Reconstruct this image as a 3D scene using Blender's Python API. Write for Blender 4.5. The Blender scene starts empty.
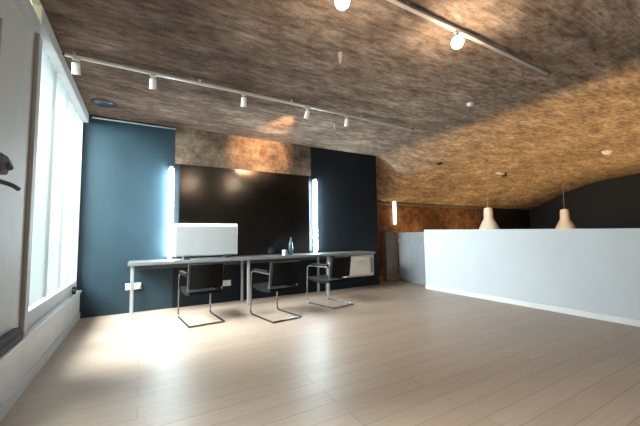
import bpy, bmesh, math, random
from mathutils import Vector, Matrix, noise
random.seed(7)
sc = bpy.context.scene
COL = sc.collection
PI = math.pi

# ------------------------------------------------------------ materials
def new_mat(name):
    m = bpy.data.materials.new(name)
    m.use_nodes = True
    nt = m.node_tree
    return m, nt, nt.nodes['Principled BSDF']

def plain(name, col, rough=0.5, metal=0.0, spec=0.5, var=0.08, scale=6.0, bump=0.0):
    """procedural paint / metal / plastic: colour with slight noise mottling"""
    m, nt, p = new_mat(name)
    tc = nt.nodes.new('ShaderNodeTexCoord')
    nz = nt.nodes.new('ShaderNodeTexNoise')
    nz.inputs['Scale'].default_value = scale
    nz.inputs['Detail'].default_value = 4
    nt.links.new(tc.outputs['Object'], nz.inputs['Vector'])
    cr = nt.nodes.new('ShaderNodeValToRGB')
    a = [max(0, c * (1 - var)) for c in col] + [1]
    b = [min(1, c * (1 + var)) for c in col] + [1]
    cr.color_ramp.elements[0].color = a
    cr.color_ramp.elements[1].color = b
    cr.color_ramp.elements[0].position = 0.3
    cr.color_ramp.elements[1].position = 0.7
    nt.links.new(nz.outputs['Fac'], cr.inputs['Fac'])
    nt.links.new(cr.outputs['Color'], p.inputs['Base Color'])
    p.inputs['Roughness'].default_value = rough
    p.inputs['Metallic'].default_value = metal
    p.inputs['Specular IOR Level'].default_value = spec
    if bump:
        bp = nt.nodes.new('ShaderNodeBump')
        bp.inputs['Strength'].default_value = bump
        bp.inputs['Distance'].default_value = 0.01
        nt.links.new(nz.outputs['Fac'], bp.inputs['Height'])
        nt.links.new(bp.outputs['Normal'], p.inputs['Normal'])
    return m

def glow(name, col, strength):
    m, nt, p = new_mat(name)
    p.inputs['Base Color'].default_value = (*col, 1)
    p.inputs['Emission Color'].default_value = (*col, 1)
    p.inputs['Emission Strength'].default_value = strength
    return m

def floor_mat():
    m, nt, p = new_mat('oak_planks')
    N = nt.nodes; L = nt.links
    tc = N.new('ShaderNodeTexCoord')
    br = N.new('ShaderNodeTexBrick')
    br.offset = 0.37
    br.inputs['Scale'].default_value = 1.0
    br.inputs['Brick Width'].default_value = 1.9
    br.inputs['Row Height'].default_value = 0.16
    br.inputs['Mortar Size'].default_value = 0.004
    br.inputs['Color1'].default_value = (0.30, 0.225, 0.175, 1)
    br.inputs['Color2'].default_value = (0.335, 0.255, 0.20, 1)
    br.inputs['Mortar'].default_value = (0.22, 0.165, 0.13, 1)
    L.new(tc.outputs['Object'], br.inputs['Vector'])
    mp = N.new('ShaderNodeMapping')
    mp.inputs['Scale'].default_value = (1.2, 22, 1)
    L.new(tc.outputs['Object'], mp.inputs['Vector'])
    nz = N.new('ShaderNodeTexNoise')
    nz.inputs['Scale'].default_value = 2.0; nz.inputs['Detail'].default_value = 6
    L.new(mp.outputs['Vector'], nz.inputs['Vector'])
    cr = N.new('ShaderNodeValToRGB')
    cr.color_ramp.elements[0].color = (0.88, 0.85, 0.82, 1); cr.color_ramp.elements[0].position = 0.3
    cr.color_ramp.elements[1].color = (1, 1, 1, 1); cr.color_ramp.elements[1].position = 0.65
    L.new(nz.outputs['Fac'], cr.inputs['Fac'])
    mx = N.new('ShaderNodeMix'); mx.data_type = 'RGBA'; mx.blend_type = 'MULTIPLY'
    mx.inputs[0].default_value = 1.0
    L.new(br.outputs['Color'], mx.inputs[6]); L.new(cr.outputs['Color'], mx.inputs[7])
    L.new(mx.outputs[2], p.inputs['Base Color'])
    p.inputs['Roughness'].default_value = 0.42
    p.inputs['Specular IOR Level'].default_value = 0.5
    bp = N.new('ShaderNodeBump'); bp.inputs['Strength'].default_value = 0.15; bp.inputs['Distance'].default_value = 0.004
    L.new(br.outputs['Fac'], bp.inputs['Height']); bp.invert = True
    L.new(bp.outputs['Normal'], p.inputs['Normal'])
    return m

def brick_mat(name, dark, mid, light, bw=0.24, rh=0.075, rot=0.0, vertical=False):
    """old bare masonry: faint courses under soot, lime and rust coloured stains"""
    m, nt, p = new_mat(name)
    N = nt.nodes; L = nt.links
    tc = N.new('ShaderNodeTexCoord')
    mp = N.new('ShaderNodeMapping')
    mp.inputs['Rotation'].default_value = (PI/2 if vertical else 0, 0, rot)
    L.new(tc.outputs['Object'], mp.inputs['Vector'])
    br = N.new('ShaderNodeTexBrick')
    br.inputs['Scale'].default_value = 1.0
    br.inputs['Brick Width'].default_value = bw
    br.inputs['Row Height'].default_value = rh
    br.inputs['Mortar Size'].default_value = 0.008
    br.inputs['Mortar Smooth'].default_value = 0.4
    br.inputs['Color1'].default_value = (*mid, 1)
    br.inputs['Color2'].default_value = (*[c * 0.6 for c in mid], 1)
    br.inputs['Mortar'].default_value = (*[c * 0.8 for c in light], 1)
    L.new(mp.outputs['Vector'], br.inputs['Vector'])
    ms = N.new('ShaderNodeMapping'); ms.inputs['Scale'].default_value = (1.0, 2.6, 1.0)
    L.new(tc.outputs['Object'], ms.inputs['Vector'])
    n1 = N.new('ShaderNodeTexNoise'); n1.inputs['Scale'].default_value = 1.7; n1.inputs['Detail'].default_value = 8
    n1.inputs['Roughness'].default_value = 0.68
    L.new(ms.outputs['Vector'], n1.inputs['Vector'])
    cr = N.new('ShaderNodeValToRGB')
    e = cr.color_ramp.elements
    e[0].position = 0.30; e[0].color = (*dark, 1)
    e[1].position = 0.74; e[1].color = (*light, 1)
    k = e.new(0.5); k.color = (*mid, 1)
    L.new(n1.outputs['Fac'], cr.inputs['Fac'])
    mx = N.new('ShaderNodeMix'); mx.data_type = 'RGBA'; mx.inputs[0].default_value = 0.8
    L.new(br.outputs['Color'], mx.inputs[6]); L.new(cr.outputs['Color'], mx.inputs[7])
    n2 = N.new('ShaderNodeTexNoise'); n2.inputs['Scale'].default_value = 7.0; n2.inputs['Detail'].default_value = 6
    n2.inputs['Roughness'].default_value = 0.7
    L.new(ms.outputs['Vector'], n2.inputs['Vector'])
    c2 = N.new('ShaderNodeValToRGB')
    c2.color_ramp.elements[0].position = 0.36; c2.color_ramp.elements[0].color = (0.5, 0.46, 0.44, 1)
    c2.color_ramp.elements[1].position = 0.62; c2.color_ramp.elements[1].color = (1.12, 1.11, 1.1, 1)
    L.new(n2.outputs['Fac'], c2.inputs['Fac'])
    m2 = N.new('ShaderNodeMix'); m2.data_type = 'RGBA'; m2.blend_type = 'MULTIPLY'; m2.inputs[0].default_value = 1.0
    L.new(mx.outputs[2], m2.inputs[6]); L.new(c2.outputs['Color'], m2.inputs[7])
    L.new(m2.outputs[2], p.inputs['Base Color'])
    p.inputs['Roughness'].default_value = 0.9
    p.inputs['Specular IOR Level'].default_value = 0.2
    ad = N.new('ShaderNodeMath'); ad.operation = 'ADD'
    L.new(n2.outputs['Fac'], ad.inputs[0]); L.new(br.outputs['Fac'], ad.inputs[1])
    bp = N.new('ShaderNodeBump'); bp.inputs['Strength'].default_value = 0.35; bp.inputs['Distance'].default_value = 0.02
    L.new(ad.outputs[0], bp.inputs['Height']); L.new(bp.outputs['Normal'], p.inputs['Normal'])
    return m

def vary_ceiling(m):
    # darker brown bricks by the windows, paler grey ones from mid-room on
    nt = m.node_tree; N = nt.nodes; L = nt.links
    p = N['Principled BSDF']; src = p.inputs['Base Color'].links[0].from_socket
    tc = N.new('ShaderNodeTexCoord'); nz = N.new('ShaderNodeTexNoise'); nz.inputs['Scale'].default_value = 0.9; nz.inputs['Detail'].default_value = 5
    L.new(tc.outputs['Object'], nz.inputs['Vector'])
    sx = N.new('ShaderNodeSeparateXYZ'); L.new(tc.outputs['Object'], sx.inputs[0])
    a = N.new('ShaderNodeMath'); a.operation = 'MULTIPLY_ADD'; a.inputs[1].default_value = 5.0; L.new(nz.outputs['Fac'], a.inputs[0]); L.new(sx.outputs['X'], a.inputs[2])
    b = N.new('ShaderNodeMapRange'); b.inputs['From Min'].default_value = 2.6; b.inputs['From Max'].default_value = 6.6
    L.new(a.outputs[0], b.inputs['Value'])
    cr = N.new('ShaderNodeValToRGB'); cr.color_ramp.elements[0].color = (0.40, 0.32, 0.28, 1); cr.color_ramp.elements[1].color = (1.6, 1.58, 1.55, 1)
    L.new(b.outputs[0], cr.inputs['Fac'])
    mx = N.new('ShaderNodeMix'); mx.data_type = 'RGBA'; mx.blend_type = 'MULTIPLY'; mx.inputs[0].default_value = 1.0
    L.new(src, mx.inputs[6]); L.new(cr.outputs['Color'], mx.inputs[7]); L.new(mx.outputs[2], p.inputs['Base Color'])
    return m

def blind_mat():
    m, nt, p = new_mat('blind_fabric')
    N = nt.nodes; L = nt.links
    d = N.new('ShaderNodeBsdfDiffuse'); d.inputs['Color'].default_value = (0.40, 0.43, 0.425, 1)
    t = N.new('ShaderNodeBsdfTranslucent'); t.inputs['Color'].default_value = (0.86, 0.9, 0.9, 1)
    x = N.new('ShaderNodeMixShader'); x.inputs[0].default_value = 0.07
    L.new(d.outputs[0], x.inputs[1]); L.new(t.outputs[0], x.inputs[2])
    L.new(x.outputs[0], N['Material Output'].inputs['Surface'])
    return m

def glass_mat():
    m, nt, p = new_mat('window_glass')
    N = nt.nodes; L = nt.links
    t = N.new('ShaderNodeBsdfTransparent'); t.inputs['Color'].default_value = (0.93, 0.97, 0.96, 1)
    g = N.new('ShaderNodeBsdfGlossy'); g.inputs['Roughness'].default_value = 0.02
    x = N.new('ShaderNodeMixShader'); x.inputs[0].default_value = 0.06
    L.new(t.outputs[0], x.inputs[1]); L.new(g.outputs[0], x.inputs[2])
    L.new(x.outputs[0], N['Material Output'].inputs['Surface'])
    return m

M = dict(
    pier=plain('grey_wall_paint', (0.33, 0.33, 0.325), 0.6, var=0.05),
    floor=floor_mat(),
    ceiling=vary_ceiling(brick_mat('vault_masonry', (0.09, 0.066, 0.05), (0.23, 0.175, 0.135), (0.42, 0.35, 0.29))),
    brick=brick_mat('red_brick', (0.10, 0.05, 0.03), (0.26, 0.13, 0.075), (0.42, 0.27, 0.15), vertical=True),
    white=plain('white_paint', (0.62, 0.62, 0.61), 0.6, var=0.04),
    ledge=plain('ledge_paint', (0.40, 0.40, 0.40), 0.4, var=0.05),
    part=plain('partition_paint', (0.45, 0.475, 0.50), 0.5, var=0.03, scale=2),
    blue=plain('blue_black_paint', (0.017, 0.034, 0.045), 0.45, spec=0.25, var=0.12, scale=2.5),
    black=plain('black_wall_paint', (0.0085, 0.012, 0.0155), 0.5, spec=0.15, var=0.12, scale=2.5),
    band=brick_mat('bare_masonry_band', (0.07, 0.048, 0.034), (0.16, 0.115, 0.08), (0.28, 0.21, 0.15), vertical=True),
    dark=plain('black_paint', (0.012, 0.012, 0.013), 0.7),
    panel=plain('black_gloss_panel', (0.065, 0.062, 0.06), 0.2, metal=1.0, var=0.25, scale=1.5),
    chrome=plain('chrome', (0.28, 0.28, 0.29), 0.25, metal=1.0, var=0.05),
    steel=plain('painted_steel', (0.42, 0.43, 0.44), 0.35, metal=0.6),
    desk=plain('desk_laminate', (0.06, 0.06, 0.063), 0.5, var=0.15),
    deskedge=plain('desk_edge', (0.13, 0.13, 0.135), 0.45),
    leather=plain('black_leather', (0.005, 0.005, 0.0055), 0.7, spec=0.1, var=0.2, scale=30, bump=0.2),
    plastic=plain('white_plastic', (0.72, 0.72, 0.71), 0.4, var=0.03),
    screenface=plain('screen_white', (0.26, 0.26, 0.265), 0.4, var=0.03),
    beige=plain('pale_laminate', (0.50, 0.43, 0.38), 0.45, var=0.05),
    grey=plain('grey_paint', (0.17, 0.175, 0.185), 0.55, var=0.08),
    brown=plain('brown_plaster', (0.22, 0.18, 0.15), 0.75, var=0.15),
    rail=plain('track_white', (0.40, 0.36, 0.32), 0.4),
    blackp=plain('black_plastic', (0.015, 0.015, 0.017), 0.4),
    fabric=plain('dark_fabric', (0.03, 0.03, 0.033), 0.9, var=0.2, scale=40),
    glass=glass_mat(), blind=blind_mat(),
    shade=plain('pendant_enamel', (0.75, 0.66, 0.58), 0.4, var=0.04),
    bottle=plain('bottle_glass', (0.02, 0.05, 0.07), 0.1),
    tube=glow('cool_tube', (0.76, 0.93, 1.0), 120.0),
    warmtube=glow('warm_tube', (1.0, 0.80, 0.60), 5.0),
    bulb=glow('warm_bulb', (1.0, 0.80, 0.56), 60.0),
    lens=glow('spot_lens', (1.0, 0.85, 0.68), 8.0),
    skypane=glow('bright_leafy_daylight', (0.86, 0.95, 0.55), 1.3),
    uplamp=glow('uplight_lens', (1.0, 0.66, 0.30), 6.0),
)

# ------------------------------------------------------------ helpers
def link(name, bm, mat, parent=None, smooth=False, loc=None):
    me = bpy.data.meshes.new(name)
    bmesh.ops.recalc_face_normals(bm, faces=bm.faces)
    if smooth:
        for f in bm.faces: f.smooth = True
    bm.to_mesh(me); bm.free()
    me.materials.append(M[mat] if isinstance(mat, str) else mat)
    o = bpy.data.objects.new(name, me); COL.objects.link(o)
    if parent: o.parent = parent
    if loc is not None: o.location = loc
    if smooth:
        try:
            me.set_sharp_from_angle(angle=math.radians(40))
        except Exception: pass
    return o

def box(bm, x0, x1, y0, y1, z0, z1, bev=0.0, seg=2):
    b = bmesh.new()
    vs = [b.verts.new((x, y, z)) for x in (x0, x1) for y in (y0, y1) for z in (z0, z1)]
    for f in ((0,1,3,2),(4,6,7,5),(0,4,5,1),(2,3,7,6),(0,2,6,4),(1,5,7,3)):
        b.faces.new([vs[i] for i in f])
    if bev:
        bmesh.ops.bevel(b, geom=b.edges[:], offset=bev, segments=seg, affect='EDGES', profile=0.5)
    tmp = bpy.data.meshes.new('t'); b.to_mesh(tmp); b.free()
    bm.from_mesh(tmp); bpy.data.meshes.remove(tmp)
    return bm

def B(*a, **k): return box(bmesh.new(), *a, **k)

def fillet(pts, r, n=5):
    pts = [Vector(p) for p in pts]; out = [pts[0]]
    for i in range(1, len(pts) - 1):
        a, b, c = pts[i-1], pts[i], pts[i+1]
        d1 = (a - b); d2 = (c - b)
        rr = min(r, d1.length * .48, d2.length * .48)
        p0 = b + d1.normalized() * rr; p2 = b + d2.normalized() * rr
        for k in range(n + 1):
            t = k / n
            out.append(p0 * (1-t)**2 + b * 2*t*(1-t) + p2 * t*t)
    out.append(pts[-1]); return out

def tube(bm, pts, r, n=8, fil=0.0):
    pts = fillet(pts, fil) if fil else [Vector(p) for p in pts]
    rings = []; up = None
    for i, p in enumerate(pts):
        d = (pts[min(i+1, len(pts)-1)] - pts[max(i-1, 0)]).normalized()
        if up is None:
            up = Vector((0, 0, 1)) if abs(d.z) < .9 else Vector((1, 0, 0))
        u = (up - d * up.dot(d)).normalized(); v = d.cross(u); up = u
        rings.append([bm.verts.new(p + u*r*math.cos(2*PI*k/n) + v*r*math.sin(2*PI*k/n)) for k in range(n)])
    for a, b in zip(rings, rings[1:]):
        for k in range(n): bm.faces.new((a[k], a[(k+1)%n], b[(k+1)%n], b[k]))
    bm.faces.new(rings[0][::-1]); bm.faces.new(rings[-1])
    return bm

def T(pts, r, n=8, fil=0.0): return tube(bmesh.new(), pts, r, n, fil)

def lathe(bm, prof, n=24, c=(0, 0, 0)):
    rings = []
    for r, z in prof:
        rings.append([bm.verts.new((c[0] + max(r, 1e-4)*math.cos(2*PI*k/n), c[1] + max(r, 1e-4)*math.sin(2*PI*k/n), c[2]+z)) for k in range(n)])
    for a, b in zip(rings, rings[1:]):
        for k in range(n): bm.faces.new((a[k], a[(k+1)%n], b[(k+1)%n], b[k]))
    bm.faces.new(rings[0][::-1]); bm.faces.new(rings[-1])
    return bm

def LT(prof, n=24, c=(0, 0, 0)): return lathe(bmesh.new(), prof, n, c)

def tag(o, label, cat, group=None):
    o['label'] = label; o['category'] = cat
    if group: o['group'] = group
    return o

def thing(name, label, cat, loc=(0, 0, 0), rz=0.0, group=None):
    o = bpy.data.objects.new(name, None); COL.objects.link(o)
    o.location = loc; o.rotation_euler = (0, 0, rz); o.empty_display_size = 0.1
    return tag(o, label, cat, group)

def struct(name, bm, mat, parent=None):
    o = link(name, bm, mat, parent)
    if parent is None: o['kind'] = 'structure'
    return o

def dup(root, loc, rz, label, group=None):
    r = root.copy(); COL.objects.link(r); r.location = loc; r.rotation_euler = (0, 0, rz); r['label'] = label
    if group: r['group'] = group
    for ch in list(root.children):
        c = ch.copy(); COL.objects.link(c); c.parent = r
        for g in list(ch.children):
            d = g.copy(); COL.objects.link(d); d.parent = c
    return r

def lamp(name, kind, loc, power, col, size=None, direction=None, **kw):
    l = bpy.data.lights.new(name, kind); l.energy = power; l.color = col
    if kind == 'AREA':
        l.shape = 'RECTANGLE'; l.size, l.size_y = size
    elif size: l.shadow_soft_size = size
    for k, v in kw.items(): setattr(l, k, v)
    o = bpy.data.objects.new(name, l); COL.objects.link(o); o.location = loc
    if direction: o.rotation_euler = Vector(direction).to_track_quat('-Z', 'Y').to_euler()
    return o

# ------------------------------------------------------------ room shell
XL = -0.81       # window plane
XB = -0.745      # front of the window ledge / beam
YB = 5.75        # face of the blue wall
XE = 14.0        # far gable end
YF = 7.0         # far long wall
YR = -3.2        # wall behind
HC = 3.03

VP = [(-9, 3.03), (3.3, 3.03), (3.9, 3.01), (4.49, 2.95), (5.07, 2.85), (5.66, 2.68), (6.15, 2.45), (6.59, 2.25), (7.0, 2.10), (7.4, 1.95)]
def zvault(y):
    for (a, za), (b, zb) in zip(VP, VP[1:]):
        if y <= b: return za + (zb - za) * (y - a) / (b - a)
    return VP[-1][1]
def sstep(a, b, x):
    t = max(0, min(1, (x - a) / (b - a))); return t*t*(3 - 2*t)
def zceil(x, y):
    w = sstep(4.7, 6.1, x)
    return HC * (1 - w) + zvault(y) * w

struct('floor', B(-1.3, XE + .2, YR - .2, YF + .2, -0.12, 0.0), 'floor')

bm = bmesh.new()
nx, ny = 170, 115
x0, x1, y0, y1 = -1.3, XE + .2, YR - .2, YF + .2
low = []; top = []
for i in range(nx + 1):
    rl = []; rt = []
    for j in range(ny + 1):
        x = x0 + (x1 - x0) * i / nx; y = y0 + (y1 - y0) * j / ny
        z = zceil(x, y)
        q = noise.fractal(Vector((x * 1.4, y * 2.6, 0)), 1.0, 2.0, 4)
        rl.append(bm.verts.new((x, y, z + 0.010 * q)))
        rt.append(bm.verts.new((x, y, 3.35)))
    low.append(rl); top.append(rt)
for i in range(nx):
    for j in range(ny):
        bm.faces.new((low[i][j], low[i][j+1], low[i+1][j+1], low[i+1][j]))
        bm.faces.new((top[i][j], top[i+1][j], top[i+1][j+1], top[i][j+1]))
for i in range(nx):
    bm.faces.new((low[i][0], low[i+1][0], top[i+1][0], top[i][0]))
    bm.faces.new((low[i][ny], top[i][ny], top[i+1][ny], low[i+1][ny]))
for j in range(ny):
    bm.faces.new((low[0][j], top[0][j], top[0][j+1], low[0][j+1]))
    bm.faces.new((low[nx][j], low[nx][j+1], top[nx][j+1], top[nx][j]))
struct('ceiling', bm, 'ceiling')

# window wall: pieces around two openings, a thin face at X = -1.0
WY = [(0.35, 2.45), (3.40, 5.70)]          # window openings
WZ0, WZ1 = 0.55, 2.99
bm = bmesh.new()
box(bm, -1.02, XL, YR, YF, 0, WZ0)                  # below
box(bm, -1.02, XL, YR, YF, WZ1, 3.04)               # above
for a, b in ((YR, WY[0][0]), (WY[0][1], WY[1][0]), (WY[1][1], YF)):
    box(bm, -1.02, XL, a, b, WZ0, WZ1)
# shallow raised field and rib on the grey pier
box(bm, XL, XL + .012, 2.62, 3.05, 0.62, 2.55, .005)
box(bm, XL, XL + .03, 3.31, 3.40, 0.41, 2.86, .005)
struct('wall_left', bm, 'pier')

# beam along the ceiling above the windows with a little pane set in it
bm = bmesh.new()
XI = XL - .02
box(bm, XI, XB, YR, 2.35, 2.86, 3.035); box(bm, XI, XB, 3.17, YB, 2.90, 3.035)
box(bm, XI, XB, 2.35, 3.17, 2.80, 2.875); box(bm, XI, XB, 2.35, 3.17, 3.005, 3.035)
struct('trim_1', bm, 'pier')
w3 = bpy.data.objects.new('window_2', None); COL.objects.link(w3); w3['kind'] = 'structure'
w3.location = (-0.785, 2.76, 2.87)
fr = bmesh.new()
for a, b in ((-.41, -.385), (-.01, .01), (.385, .41)): box(fr, -.03, .045, a, b, 0, .14)
link('window_frame', fr, 'white', w3)
link('pane', B(-.02, -.01, -.385, .385, 0.0, .14), 'skypane', w3)

# ledge (boxed-in heating cover) under the windows
bm = bmesh.new()
box(bm, XL, XB - .02, YR, YB, 0, 0.375)
box(bm, XL, XB, YR, YB, 0.375, 0.41, .008)
box(bm, XB - .02, XB - .008, YR, YB, 0.0, 0.09)
struct('trim_2', bm, 'ledge')

def window(n, a, b, lpos, power, dz):
    w = bpy.data.objects.new('window_%d' % n, None); COL.objects.link(w); w['kind'] = 'structure'
    w.location = (-.96, (a + b) / 2, WZ0)
    h = WZ1 - WZ0; l = (b - a) / 2
    f = bmesh.new()
    box(f, -.04, .03, -l, l, 0, .06); box(f, -.04, .03, -l, l, h - .06, h)
    k = 4
    for i in range(k + 1):
        y = -l + 2*l*i/k
        box(f, -.04, .03, max(-l, y - .03), min(l, y + .03), .06, h - .06)
    link('window_frame', f, 'white', w)
    for i in range(k):
        y = -l + 2*l*i/k
        link('pane', B(-.012, -.006, y + .03, y + 2*l/k - .03, .06, h - .06), 'glass', w)
    lamp('daylight_%d' % n, 'AREA', lpos, power, (0.92, 0.965, 1.0), (3.6, 2.4), (1, -.05, dz))
    return w
window(1, *WY[1], (-3.1, 4.7, 3.5), 4900, -.8)
window(3, *WY[0], (-2.3, 2.0, 4.5), 1100, -1.25)

def blind(a, b, label, step=0.15):
    o = thing('vertical_blind', label, 'blind', (XL - .07, (a+b)/2, WZ0), 0)
    l = (b - a)/2; h = WZ1 - WZ0
    link('headrail', B(-.03, .03, -l + .01, l - .01, h - .05, h - .005, .005), 'white', o)
    s = bmesh.new(); n = int(2*l/step)
    for i in range(n):
        y = -l + step*(i + .5) + 0.02
        ang = 1.25; w2 = .066
        dx, dy = math.sin(ang)*w2, math.cos(ang)*w2
        t = .0008
        vs = []
        for z in (.02, h - .05):
            vs.append([s.verts.new((sx*dx + ox, y + sy*dy, z)) for sx, sy, ox in ((-1,-1,-t),(1,1,-t),(1,1,t),(-1,-1,t))])
        for q in range(4): s.faces.new((vs[0][q], vs[0][(q+1)%4], vs[1][(q+1)%4], vs[1][q]))
        s.faces.new(vs[0][::-1]); s.faces.new(vs[1])
    link('slats', s, 'blind', o)
    return o
blind(*WY[1], 'white vertical blind glowing with daylight beside the blue wall')

struct('wall_back', B(-1.02, 0.455, YB, YB + .12, 0, 3.045), 'blue')
bm = B(0.455, 3.06, YB, YB + .12, 0, 2.40); box(bm, 3.06, 4.82, YB, YB + .12, 0, 3.045)
struct('wall_back_right', bm, 'black')
struct('trim_3', B(0.455, 3.06, YB, YB + .12, 2.40, 3.045), 'band')
struct('baseboard_back', B(0.455, 4.82, YB - .012, YB, 0, 0.06), 'black')
struct('wall_far', B(-1.3, 11.0, YF, YF + .15, 0, 3.0), 'brick')
struct('trim_4', B(4.9, 11.0, YF - .05, YF, 2.03, 2.09), 'brown')
struct('wall_end', B(11.0, XE, YF, YF + .15, 0, 2.6), 'dark')
struct('wall_right', B(XE, XE + .15, YR, YF + .15, 0, 3.2), 'dark')
struct('wall_rear', B(-1.3, XE + .15, YR - .15, YR, 0, 3.2), 'brown')

# white half-height partition, its skirting and coping
bm = bmesh.new()
def slope_box(bm, x0, x1, y0, y1, z0, za, zb):
    vs = [bm.verts.new(p) for p in ((x0,y0,z0),(x1,y0,z0),(x1,y1,z0),(x0,y1,z0),(x0,y0,za),(x1,y0,za),(x1,y1,zb),(x0,y1,zb))]
    for f in ((0,3,2,1),(4,5,6,7),(0,1,5,4),(1,2,6,5),(2,3,7,6),(3,0,4,7)): bm.faces.new([vs[i] for i in f])
slope_box(bm, 5.25, 5.36, -1.6, 4.75, 0, 1.13, 1.245)
struct('wall_partition', bm, 'part')
struct('baseboard_right', B(5.236, 5.25, -1.6, 4.75, 0, 0.075, .003), 'white')

# grey gate in line with the partition, then a stub pillar
g = thing('half_gate', 'grey half-height gate between the white partition and the brown stub pillar', 'gate', (5.42, 4.78, 0), -math.atan2(.2, 1.16))
link('gate_leaf', B(0.0, .05, 0.02, 1.15, 0.02, 1.2, .006), 'grey', g)
link('edge_post', B(-.01, .06, -.02, .04, 0.0, 1.235, .004), 'white', g)
for z in (.25, .95):
    link('hinge', B(-.012, .0, 1.08, 1.15, z, z + .09, .003), 'steel', g)
bm = bmesh.new(); box(bm, 0, .38, 0, .14, 0, 1.2, .01); 
p = thing('stub_pillar', 'short brown plastered pillar standing beyond the grey gate', 'pillar', (5.27, 5.98, 0))
link('shaft', bm, 'brown', p)
link('cap', B(-.01, .39, -.01, .15, 1.2, 1.235, .006), 'brown', p)

# ------------------------------------------------------------ back wall: gloss panel, light tubes, sockets
pn = thing('gloss_panel', 'wide black gloss panel reflecting the vault between two cold light tubes', 'panel', (1.755, YB, 0.80))
link('sheet', B(-1.23, 1.23, -.060, -.022, 0.0, 1.585, .003), 'panel', pn)
def wall_tube(x, zlo, zhi, label, mat, y=YB, r=.036, group=None):
    o = thing('light_tube', label, 'light tube', (x, y, zlo), 0, group)
    h = zhi - zlo
    link('batten', B(-.03, .03, -.03, 0, 0, h, .004), 'white', o)
    link('tube', LT([(.001, .03), (r*.7, .03), (r, .05), (r, h - .05), (r*.7, h - .03), (.001, h - .03)], 12, (0, -.075, 0)), mat, o, True)
    for a, b in ((0, .045), (h - .045, h)):
        link('lamp_holder', B(-.025, .025, -.10, -.02, a, b, .006), 'white', o)
    return o
wall_tube(0.40, 0.80, 2.33, 'cold white upright light tube on the blue wall nearest the window', 'tube')
wall_tube(3.115, 0.80, 2.33, 'cold white upright light tube at the right edge of the black panel', 'tube')
wall_tube(6.47, 1.42, 2.16, 'short warm light tube on the far brick wall above the brown pillar', 'warmtube', YF + .004, .045)

def socket(x, z, label):
    o = thing('wall_socket', label, 'socket', (x, YB, z))
    link('plate', B(-.105, .105, -.014, 0, -.05, .05, .006), 'plastic', o)
    for dx in (-.05, .05):
        link('outlet', outlet_bm(dx), 'plastic', o)
    return o
def outlet_bm(dx):
    b = bmesh.new()
    lathe(b, [(.036, 0), (.036, .012), (.026, .012), (.024, .004)], 16)
    bmesh.ops.rotate(b, verts=b.verts, cent=(0, 0, 0), matrix=Matrix.Rotation(PI/2, 3, 'X'))
    bmesh.ops.translate(b, verts=b.verts, vec=(dx, -.013, 0))
    return b
socket(-0.10, 0.40, 'white double wall socket behind the desk end nearest the window')
socket(1.30, 0.33, 'white double wall socket under the desk beside the first chair')

# conduit along the top of the blue wall
tag(link('conduit', T([(-.70, 5.72, 2.985), (.46, 5.72, 2.985)], .012), 'steel', None, True), 'thin pale conduit pipe along the top left of the blue wall', 'pipe')

# ------------------------------------------------------------ desk and what is on it
DX0, DX1, DY0, DY1, DZ = -0.165, 4.28, 5.20, 5.735, 0.80
d = thing('desk', 'long dark desk on thin steel legs along the blue wall', 'desk', (0, 0, 0))
link('tabletop', B(DX0, DX1, DY0 + .012, DY1, DZ - .045, DZ, .004), 'desk', d)
link('edge_strip', B(DX0, DX1, DY0, DY0 + .012, DZ - .045, DZ, .002), 'deskedge', d)
for x in (-.11, 1.58, 3.15):
    for y in (DY0 + .06, DY1 - .08):
        link('leg', B(x - .02, x + .02, y - .02, y + .02, 0, DZ - .045, .004), 'steel', d)
link('apron', B(DX0 + .1, DX1 - .1, DY1 - .06, DY1 - .04, DZ - .145, DZ - .045), 'desk', d)

s = thing('display_screen', 'wide white rectangular screen standing on the desk beside the left light tube', 'screen', (0.945, 5.47, DZ))
link('housing', B(-.50, .50, -.03, .03, .045, .575, .02, 3), 'plastic', s)
link('face', B(-.485, .485, -.036, -.028, .06, .52, .004), 'screenface', s)
link('top_strip', B(-.485, .485, -.034, -.028, .53, .56, .002), 'plastic', s)
for x in (-.32, .32):
    link('foot', B(x - .05, x + .05, -.09, .07, 0, .05, .006), 'blackp', s)

u = thing('drawer_unit', 'pale rounded drawer unit hung under the right end of the desk', 'drawer unit', (3.90, 5.23, 0.30))
link('body', B(-.37, .37, 0, .40, 0, DZ - .045 - .302, .03, 3), 'beige', u)
dr = link('drawer', B(-.31, .25, -.012, .004, .04, .41, .006), 'beige', u)
link('handle', T([(-.10, -.012, .33), (-.10, -.035, .33), (.04, -.035, .33), (.04, -.012, .33)], .006, 6, .01), 'steel', dr, True)
link('side_panel', B(.28, .335, -.012, .004, .06, .39, .02, 3), 'grey', u)

b = thing('bottle', 'slim dark bottle standing on the desk left of the right light tube', 'bottle', (2.41, 5.36, DZ))
link('glass', LT([(.001, 0), (.036, 0), (.038, .01), (.038, .19), (.03, .23), (.014, .26), (.013, .30), (.001, .30)], 18), 'bottle', b, True)
link('cap', LT([(.001, .30), (.015, .30), (.015, .325), (.001, .325)], 14), 'blackp', b, True)
c = thing('cup', 'small white cup on the desk beside the dark bottle', 'cup', (2.27, 5.34, DZ))
link('bowl', LT([(.001, 0), (.028, 0), (.036, .05), (.04, .095), (.036, .095), (.031, .03), (.001, .02)], 20), 'plastic', c, True)
link('handle', T([(.036, 0, .075), (.062, 0, .07), (.062, 0, .03), (.032, 0, .025)], .005, 6, .015), 'plastic', c, True)

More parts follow.
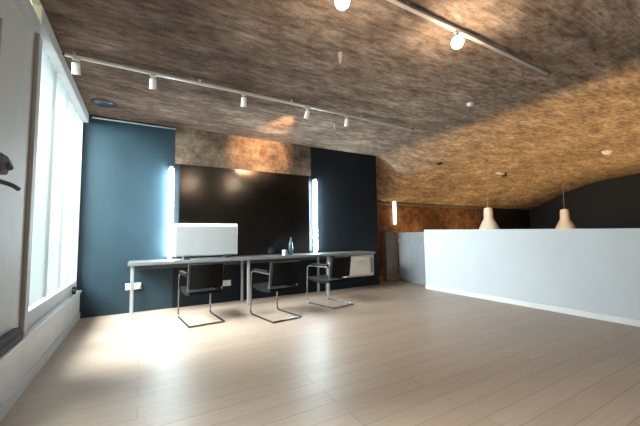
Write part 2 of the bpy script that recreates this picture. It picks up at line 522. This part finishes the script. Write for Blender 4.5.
# ------------------------------------------------------------ cantilever chairs
def make_chair(label, loc, rz):
    o = thing('cantilever_chair', label, 'chair', loc, rz, 'black chairs along the desk')
    w = .225; r = .0125
    for sx in (-w, w):
        link('side_frame', T([(sx, -.32, r), (sx, .33, r), (sx, .31, .64), (sx, -.22, .64)], r, 8, .07), 'chrome', o, True)
        a = B(sx - .022, sx + .022, -.20, .20, .652, .682, .01)
        link('armrest', a, 'leather', o)
    link('floor_bar', T([(-w, -.32, r), (w, -.32, r)], r, 8), 'chrome', o, True)
    link('seat_rail', T([(-w, .318, .43), (w, .318, .43)], r*.9, 8), 'chrome', o, True)
    # seat: padded sling
    bm = bmesh.new()
    n = 8; prof = []
    for i in range(n + 1):
        t = i / n; y = .31 - t*.53; z = .445 - .03*math.sin(t*PI) - .015*t
        prof.append((y, z))
    rows = []
    for y, z in prof:
        rows.append([bm.verts.new((x, y, z + dz)) for dz in (0, -.04) for x in ((-.205, -.1, 0, .1, .205) if dz == 0 else (.205, .1, 0, -.1, -.205))])
    for ra, rb in zip(rows, rows[1:]):
        for k in range(10): bm.faces.new((ra[k], ra[(k+1)%10], rb[(k+1)%10], rb[k]))
    bm.faces.new(rows[0]); bm.faces.new(rows[-1][::-1])
    link('seat', bm, 'leather', o, True)
    # backrest: gently curved pad
    bm = bmesh.new(); rows = []
    for i in range(9):
        t = i/8; x = -.215 + .43*t; y = -.235 - .035*math.sin(t*PI)
        rows.append([bm.verts.new(q) for q in ((x, y, .475), (x, y - .03, .475), (x, y - .075, .79), (x, y - .05, .80))])
    for ra, rb in zip(rows, rows[1:]):
        for k in range(4): bm.faces.new((ra[k], ra[(k+1)%4], rb[(k+1)%4], rb[k]))
    bm.faces.new(rows[0]); bm.faces.new(rows[-1][::-1])
    link('backrest', bm, 'leather', o, True)
    for sx in (-w, w):
        link('back_post', T([(sx, -.215, .44), (sx, -.245, .64), (sx, -.275, .80)], .011, 8), 'chrome', o, True)
    return o
ch = make_chair('black cantilever chair nearest the window, in front of the white screen', (0.735, 4.70, 0), 0.10)
dup(ch, (1.70, 4.34, 0), 0.16, 'middle black cantilever chair, pulled back from the middle desk leg')
dup(ch, (2.78, 4.60, 0), 0.22, 'black cantilever chair farthest from the window, beside the pale drawer unit')

# ------------------------------------------------------------ track lights
def track(x0, x1, y, label, group=None):
    z = zceil((x0+x1)/2, y)
    o = thing('lighting_track', label, 'lighting track', (x0, y, z), 0, group)
    L_ = x1 - x0
    link('rail', B(0, L_, -.018, .018, -.06, -.035, .003), 'rail', o)
    for k in range(int(L_ // 1.2) + 1):
        x = .08 + k*1.2
        if x < L_: link('bracket', B(x - .012, x + .012, -.008, .008, -.04, .02), 'rail', o)
    for x in (0, L_):
        link('end_cap', B(x - .008, x + .008, -.02, .02, -.062, -.033, .002), 'blackp', o)
    return z
zt = track(-.72, 4.06, 3.85, 'long pale lighting track nearer the blue wall, carrying five small spotlights')
track(0.55, 4.05, 1.73, 'pale lighting track nearer the camera, carrying two glaring lamps')

def make_spot(name, label, loc, rz, tilt, group):
    o = thing(name, label, 'spotlight', loc, rz, group)
    link('adapter', B(-.03, .03, -.014, .014, -.022, 0, .004), 'rail', o)
    link('stem', T([(0, 0, -.02), (0, 0, -.055)], .006, 6), 'rail', o, True)
    b = LT([(.012, .05), (.03, .045), (.034, .03), (.036, -.05), (.040, -.065), (.034, -.065), (.028, -.045), (.001, -.045)], 18)
    R = Matrix.Rotation(tilt, 3, 'X')
    bmesh.ops.rotate(b, verts=b.verts, cent=(0, 0, 0), matrix=R)
    bmesh.ops.translate(b, verts=b.verts, vec=(0, 0, -.095))
    h = link('head', b, 'plastic', o, True)
    b = LT([(.001, -.046), (.030, -.046), (.030, -.060), (.001, -.064)], 16)
    bmesh.ops.rotate(b, verts=b.verts, cent=(0, 0, 0), matrix=R)
    bmesh.ops.translate(b, verts=b.verts, vec=(0, 0, -.095))
    link('lens', b, 'lens', h, True)
    return o
zs = zt - .06
sx = [-.62, .065, 1.09, 2.0, 2.68]
lab = ['small white track spotlight at the window end of the long track',
       'small white track spotlight, second from the window on the long track',
       'small white track spotlight in the middle of the long track',
       'small white track spotlight above the orange-lit patch of ceiling',
       'small white track spotlight farthest from the window on the long track']
sp = make_spot('track_spotlight', lab[0], (sx[0], 3.85, zs), 0, .5, 'spotlights on the long track')
for i in range(1, 5):
    dup(sp, (sx[i], 3.85, zs), random.uniform(-.3, .3), lab[i])
lamp('spot_beam', 'SPOT', (2.0, 3.97, zs - .08), 620, (1.0, 0.58, 0.30), 0.03, (-.02, 1.0, -.06), spot_size=.8, spot_blend=.8)
for x in sx:
    lamp('spot_beam', 'SPOT', (x, 3.90, zs - .17), 9, (1.0, 0.80, 0.60), 0.03, (0.05, .95, -1.3), spot_size=1.1, spot_blend=.6)

def glare_lamp(label, x, y, z):
    zc = zceil(x, y) - .06
    o = thing('globe_spotlight', label, 'spotlight', (x, y, zc), 0, 'glaring lamps on the near track')
    dz = z - zc
    link('adapter', B(-.03, .03, -.015, .015, -.022, 0, .004), 'rail', o)
    link('stem', T([(0, 0, -.02), (0, 0, dz + .045)], .006, 6), 'rail', o, True)
    link('lamp_holder', LT([(.014, dz + .06), (.026, dz + .05), (.028, dz + .02), (.02, dz + .015)], 16), 'plastic', o, True)
    link('bulb', LT([(.001, dz - .055)] + [(.052*math.sin(a), dz - .003 - .052*math.cos(a)) for a in [PI*k/10 for k in range(1, 9)]] + [(.016, dz + .04)], 18), 'bulb', o, True)
    lamp('bulb_light', 'POINT', (x, y, z - .08), 24, (1.0, 0.78, 0.55), 0.045)
    return o
glare_lamp('glaring warm bulb hung from the near track, farther right', 2.43, 1.73, 2.87)
glare_lamp('glaring warm bulb hung low from the near track, cut by the top of the view', 1.18, 1.72, 2.785)

# ------------------------------------------------------------ ceiling fittings
def detector(label, x, y, mat='plastic', r=.05, cat='smoke detector', name='smoke_detector', h=.05):
    z = zceil(x, y)
    o = thing(name, label, cat, (x, y, z))
    link('base', LT([(.001, .01), (r, .01), (r, -h*.4), (.001, -h*.4)], 18), mat, o, True)
    link('dome', LT([(r*.8, -h*.4), (r*.7, -h*.8), (r*.35, -h), (.001, -h)], 18), mat, o, True)
    return o
detector('white smoke detector on the grey ceiling right of the long track end', 4.08, 2.75)
detector('white smoke detector on the warm-lit ceiling at the far right', 9.4, 2.93, r=.11, h=.09)
detector('small dark fitting on the warm-lit ceiling just right of the dark wall end', 6.2, 5.05, 'blackp', .07)
detector('dark round vent in the ceiling corner above the window end of the blue wall', -.50, 5.15, 'blackp', .15, 'vent', 'ceiling_vent', .03)
detector('small sprinkler head hanging between the two lighting tracks', 1.73, 2.58, 'rail', .022, 'sprinkler', 'sprinkler_head', .12)
detector('small sprinkler head on the ceiling beyond the long track', 2.78, 4.35, 'rail', .022, 'sprinkler', 'sprinkler_head', .10)
e = thing('emergency_light', 'small pale emergency light on the warm-lit ceiling above the left pendant', 'ceiling light', (8.75, 5.08, zceil(8.75, 5.08) + .01))
link('base', B(-.14, .14, -.06, .06, -.05, 0.02, .008), 'plastic', e)
link('lamp_head', B(.17, .25, -.05, .05, -.10, 0.02, .01), 'blackp', e)

# ------------------------------------------------------------ pendants beyond the partition
def pendant(label, x, y, zb, src=None):
    zc = zceil(x, y)
    o = thing('pendant_lamp', label, 'pendant lamp', (x, y, zb), 0, 'bell pendants beyond the partition')
    prof = [(.225, 0), (.218, .05), (.185, .13), (.14, .22), (.105, .29), (.10, .46), (.09, .54), (.03, .56)]
    inner = [(r - .012, z - .005) for r, z in prof[::-1][1:]]
    bm = bmesh.new(); full = prof + inner
    n = 28; rings = []
    for r, z in full: rings.append([bm.verts.new((r*math.cos(2*PI*k/n), r*math.sin(2*PI*k/n), z)) for k in range(n)])
    rings.append(rings[0])
    for a, b in zip(rings, rings[1:]):
        for k in range(n): bm.faces.new((a[k], a[(k+1)%n], b[(k+1)%n], b[k]))
    link('shade', bm, 'shade', o, True)
    link('cord', T([(0, 0, .55), (0, 0, zc - zb + .02)], .008, 6), 'brown', o, True)
    link('ceiling_rose', LT([(.06, zc - zb + .02), (.06, zc - zb - .02), (.02, zc - zb - .05)], 16), 'brown', o, True)
    link('bulb', LT([(.001, .10)] + [(.05*math.sin(a), .15 - .05*math.cos(a)) for a in [PI*k/8 for k in range(1, 7)]] + [(.02, .25)], 14), 'lens', o, True)
    return o
pendant('bell pendant lamp hanging beyond the white partition, nearer its far end', 7.3, 4.58, 1.22)
pendant('bell pendant lamp hanging against the dark end wall, right of the other', 9.6, 3.95, 1.20)

# ------------------------------------------------------------ unseen floor uplights, put behind the partition to warm the far vault
def uplight(y, x, label, power=60):
    o = thing('floor_uplight', label, 'uplight', (x, y, 0), 0, 'floor uplights behind the partition')
    link('housing', LT([(.001, 0), (.10, 0), (.10, .16), (.085, .16), (.08, .12), (.001, .12)], 20), 'blackp', o, True)
    link('lens', LT([(.001, .121), (.078, .121), (.078, .128), (.001, .128)], 20), 'uplamp', o, True)
    lamp('uplight_beam', 'SPOT', (x, y, .20), power, (1.0, 0.68, 0.30), 0.15, (0.25, 0.0, 1), spot_size=2.0, spot_blend=.8)
    return o
for i, (x, y, pw) in enumerate(((5.62, 0.4, 165), (5.62, 2.2, 165), (5.62, 4.0, 165), (8.2, 1.2, 180), (8.2, 4.0, 180), (10.8, 2.4, 180), (11.2, 4.8, 165), (6.8, 6.3, 120), (9.2, 6.2, 120))):
    uplight(y, x, 'black floor uplight hidden behind the white partition', pw)

# ------------------------------------------------------------ odds and ends by the window
cu = thing('ledge_cushion', 'dark folded cushion lying on the pale window ledge below the grey pier', 'cushion', (-.777, 2.75, .41))
link('pad', B(-.03, .03, -.42, .42, 0, .055, .02, 3), 'fabric', cu)
link('upper_fold', B(-.028, .026, -.40, .38, .055, .105, .018, 3), 'fabric', cu)
wl = thing('wall_bracket', 'dark swing bracket fixed to the grey pier at the left edge', 'bracket', (XL + .0, 2.56, 1.57))
link('plate', B(0, .03, -.05, .05, -.10, .10, .006), 'blackp', wl)
link('arm', T([(.03, 0, .05), (.10, -.05, .05), (.16, -.22, -.02)], .018, 8, .04), 'blackp', wl, True)
link('arm', T([(.03, 0, -.06), (.10, .05, -.08), (.12, .10, -.10)], .014, 8, .03), 'blackp', wl, True)
link('hand_grip', B(.10, .15, -.30, -.18, -.06, .05, .015), 'fabric', wl)
sb = thing('switch_box', 'tiny dark switch box on the window ledge beside the blue wall', 'switch', (-.777, 5.35, .41))
link('body', B(-.02, .02, -.03, .03, 0, .10, .005), 'blackp', sb)
link('button', B(-.008, .008, -.036, -.03, .05, .07, .002), 'steel', sb)

# ------------------------------------------------------------ world, camera, view
w = bpy.data.worlds.new('World'); sc.world = w; w.use_nodes = True
bg = w.node_tree.nodes['Background']
bg.inputs['Color'].default_value = (0.80, 0.92, 1.0, 1); bg.inputs['Strength'].default_value = 3.0

cam = bpy.data.cameras.new('camera'); co = bpy.data.objects.new('camera', cam); COL.objects.link(co)
cam.sensor_width = 36; cam.sensor_fit = 'HORIZONTAL'; cam.lens = 17.614; cam.clip_start = .05
Rm = Matrix(((0.86993032, -0.02359666, -0.49260982), (-0.4929859, -0.06923959, -0.8672778), (-0.01364324, 0.99732095, -0.07186644)))
mw = Rm.to_4x4(); mw.translation = Vector((0, 0, 1.15)); co.matrix_world = mw
sc.camera = co
vs = sc.view_settings
sc.display_settings.display_device = 'sRGB'
vs.view_transform = 'Standard'; vs.look = 'None'; vs.exposure = 0.0; vs.gamma = 1.0; vs.use_curve_mapping = False
sc.cycles.use_denoising = True
sc.cycles.max_bounces = 10; sc.cycles.diffuse_bounces = 6; sc.cycles.transparent_max_bounces = 12
sc.cycles.sample_clamp_indirect = 8
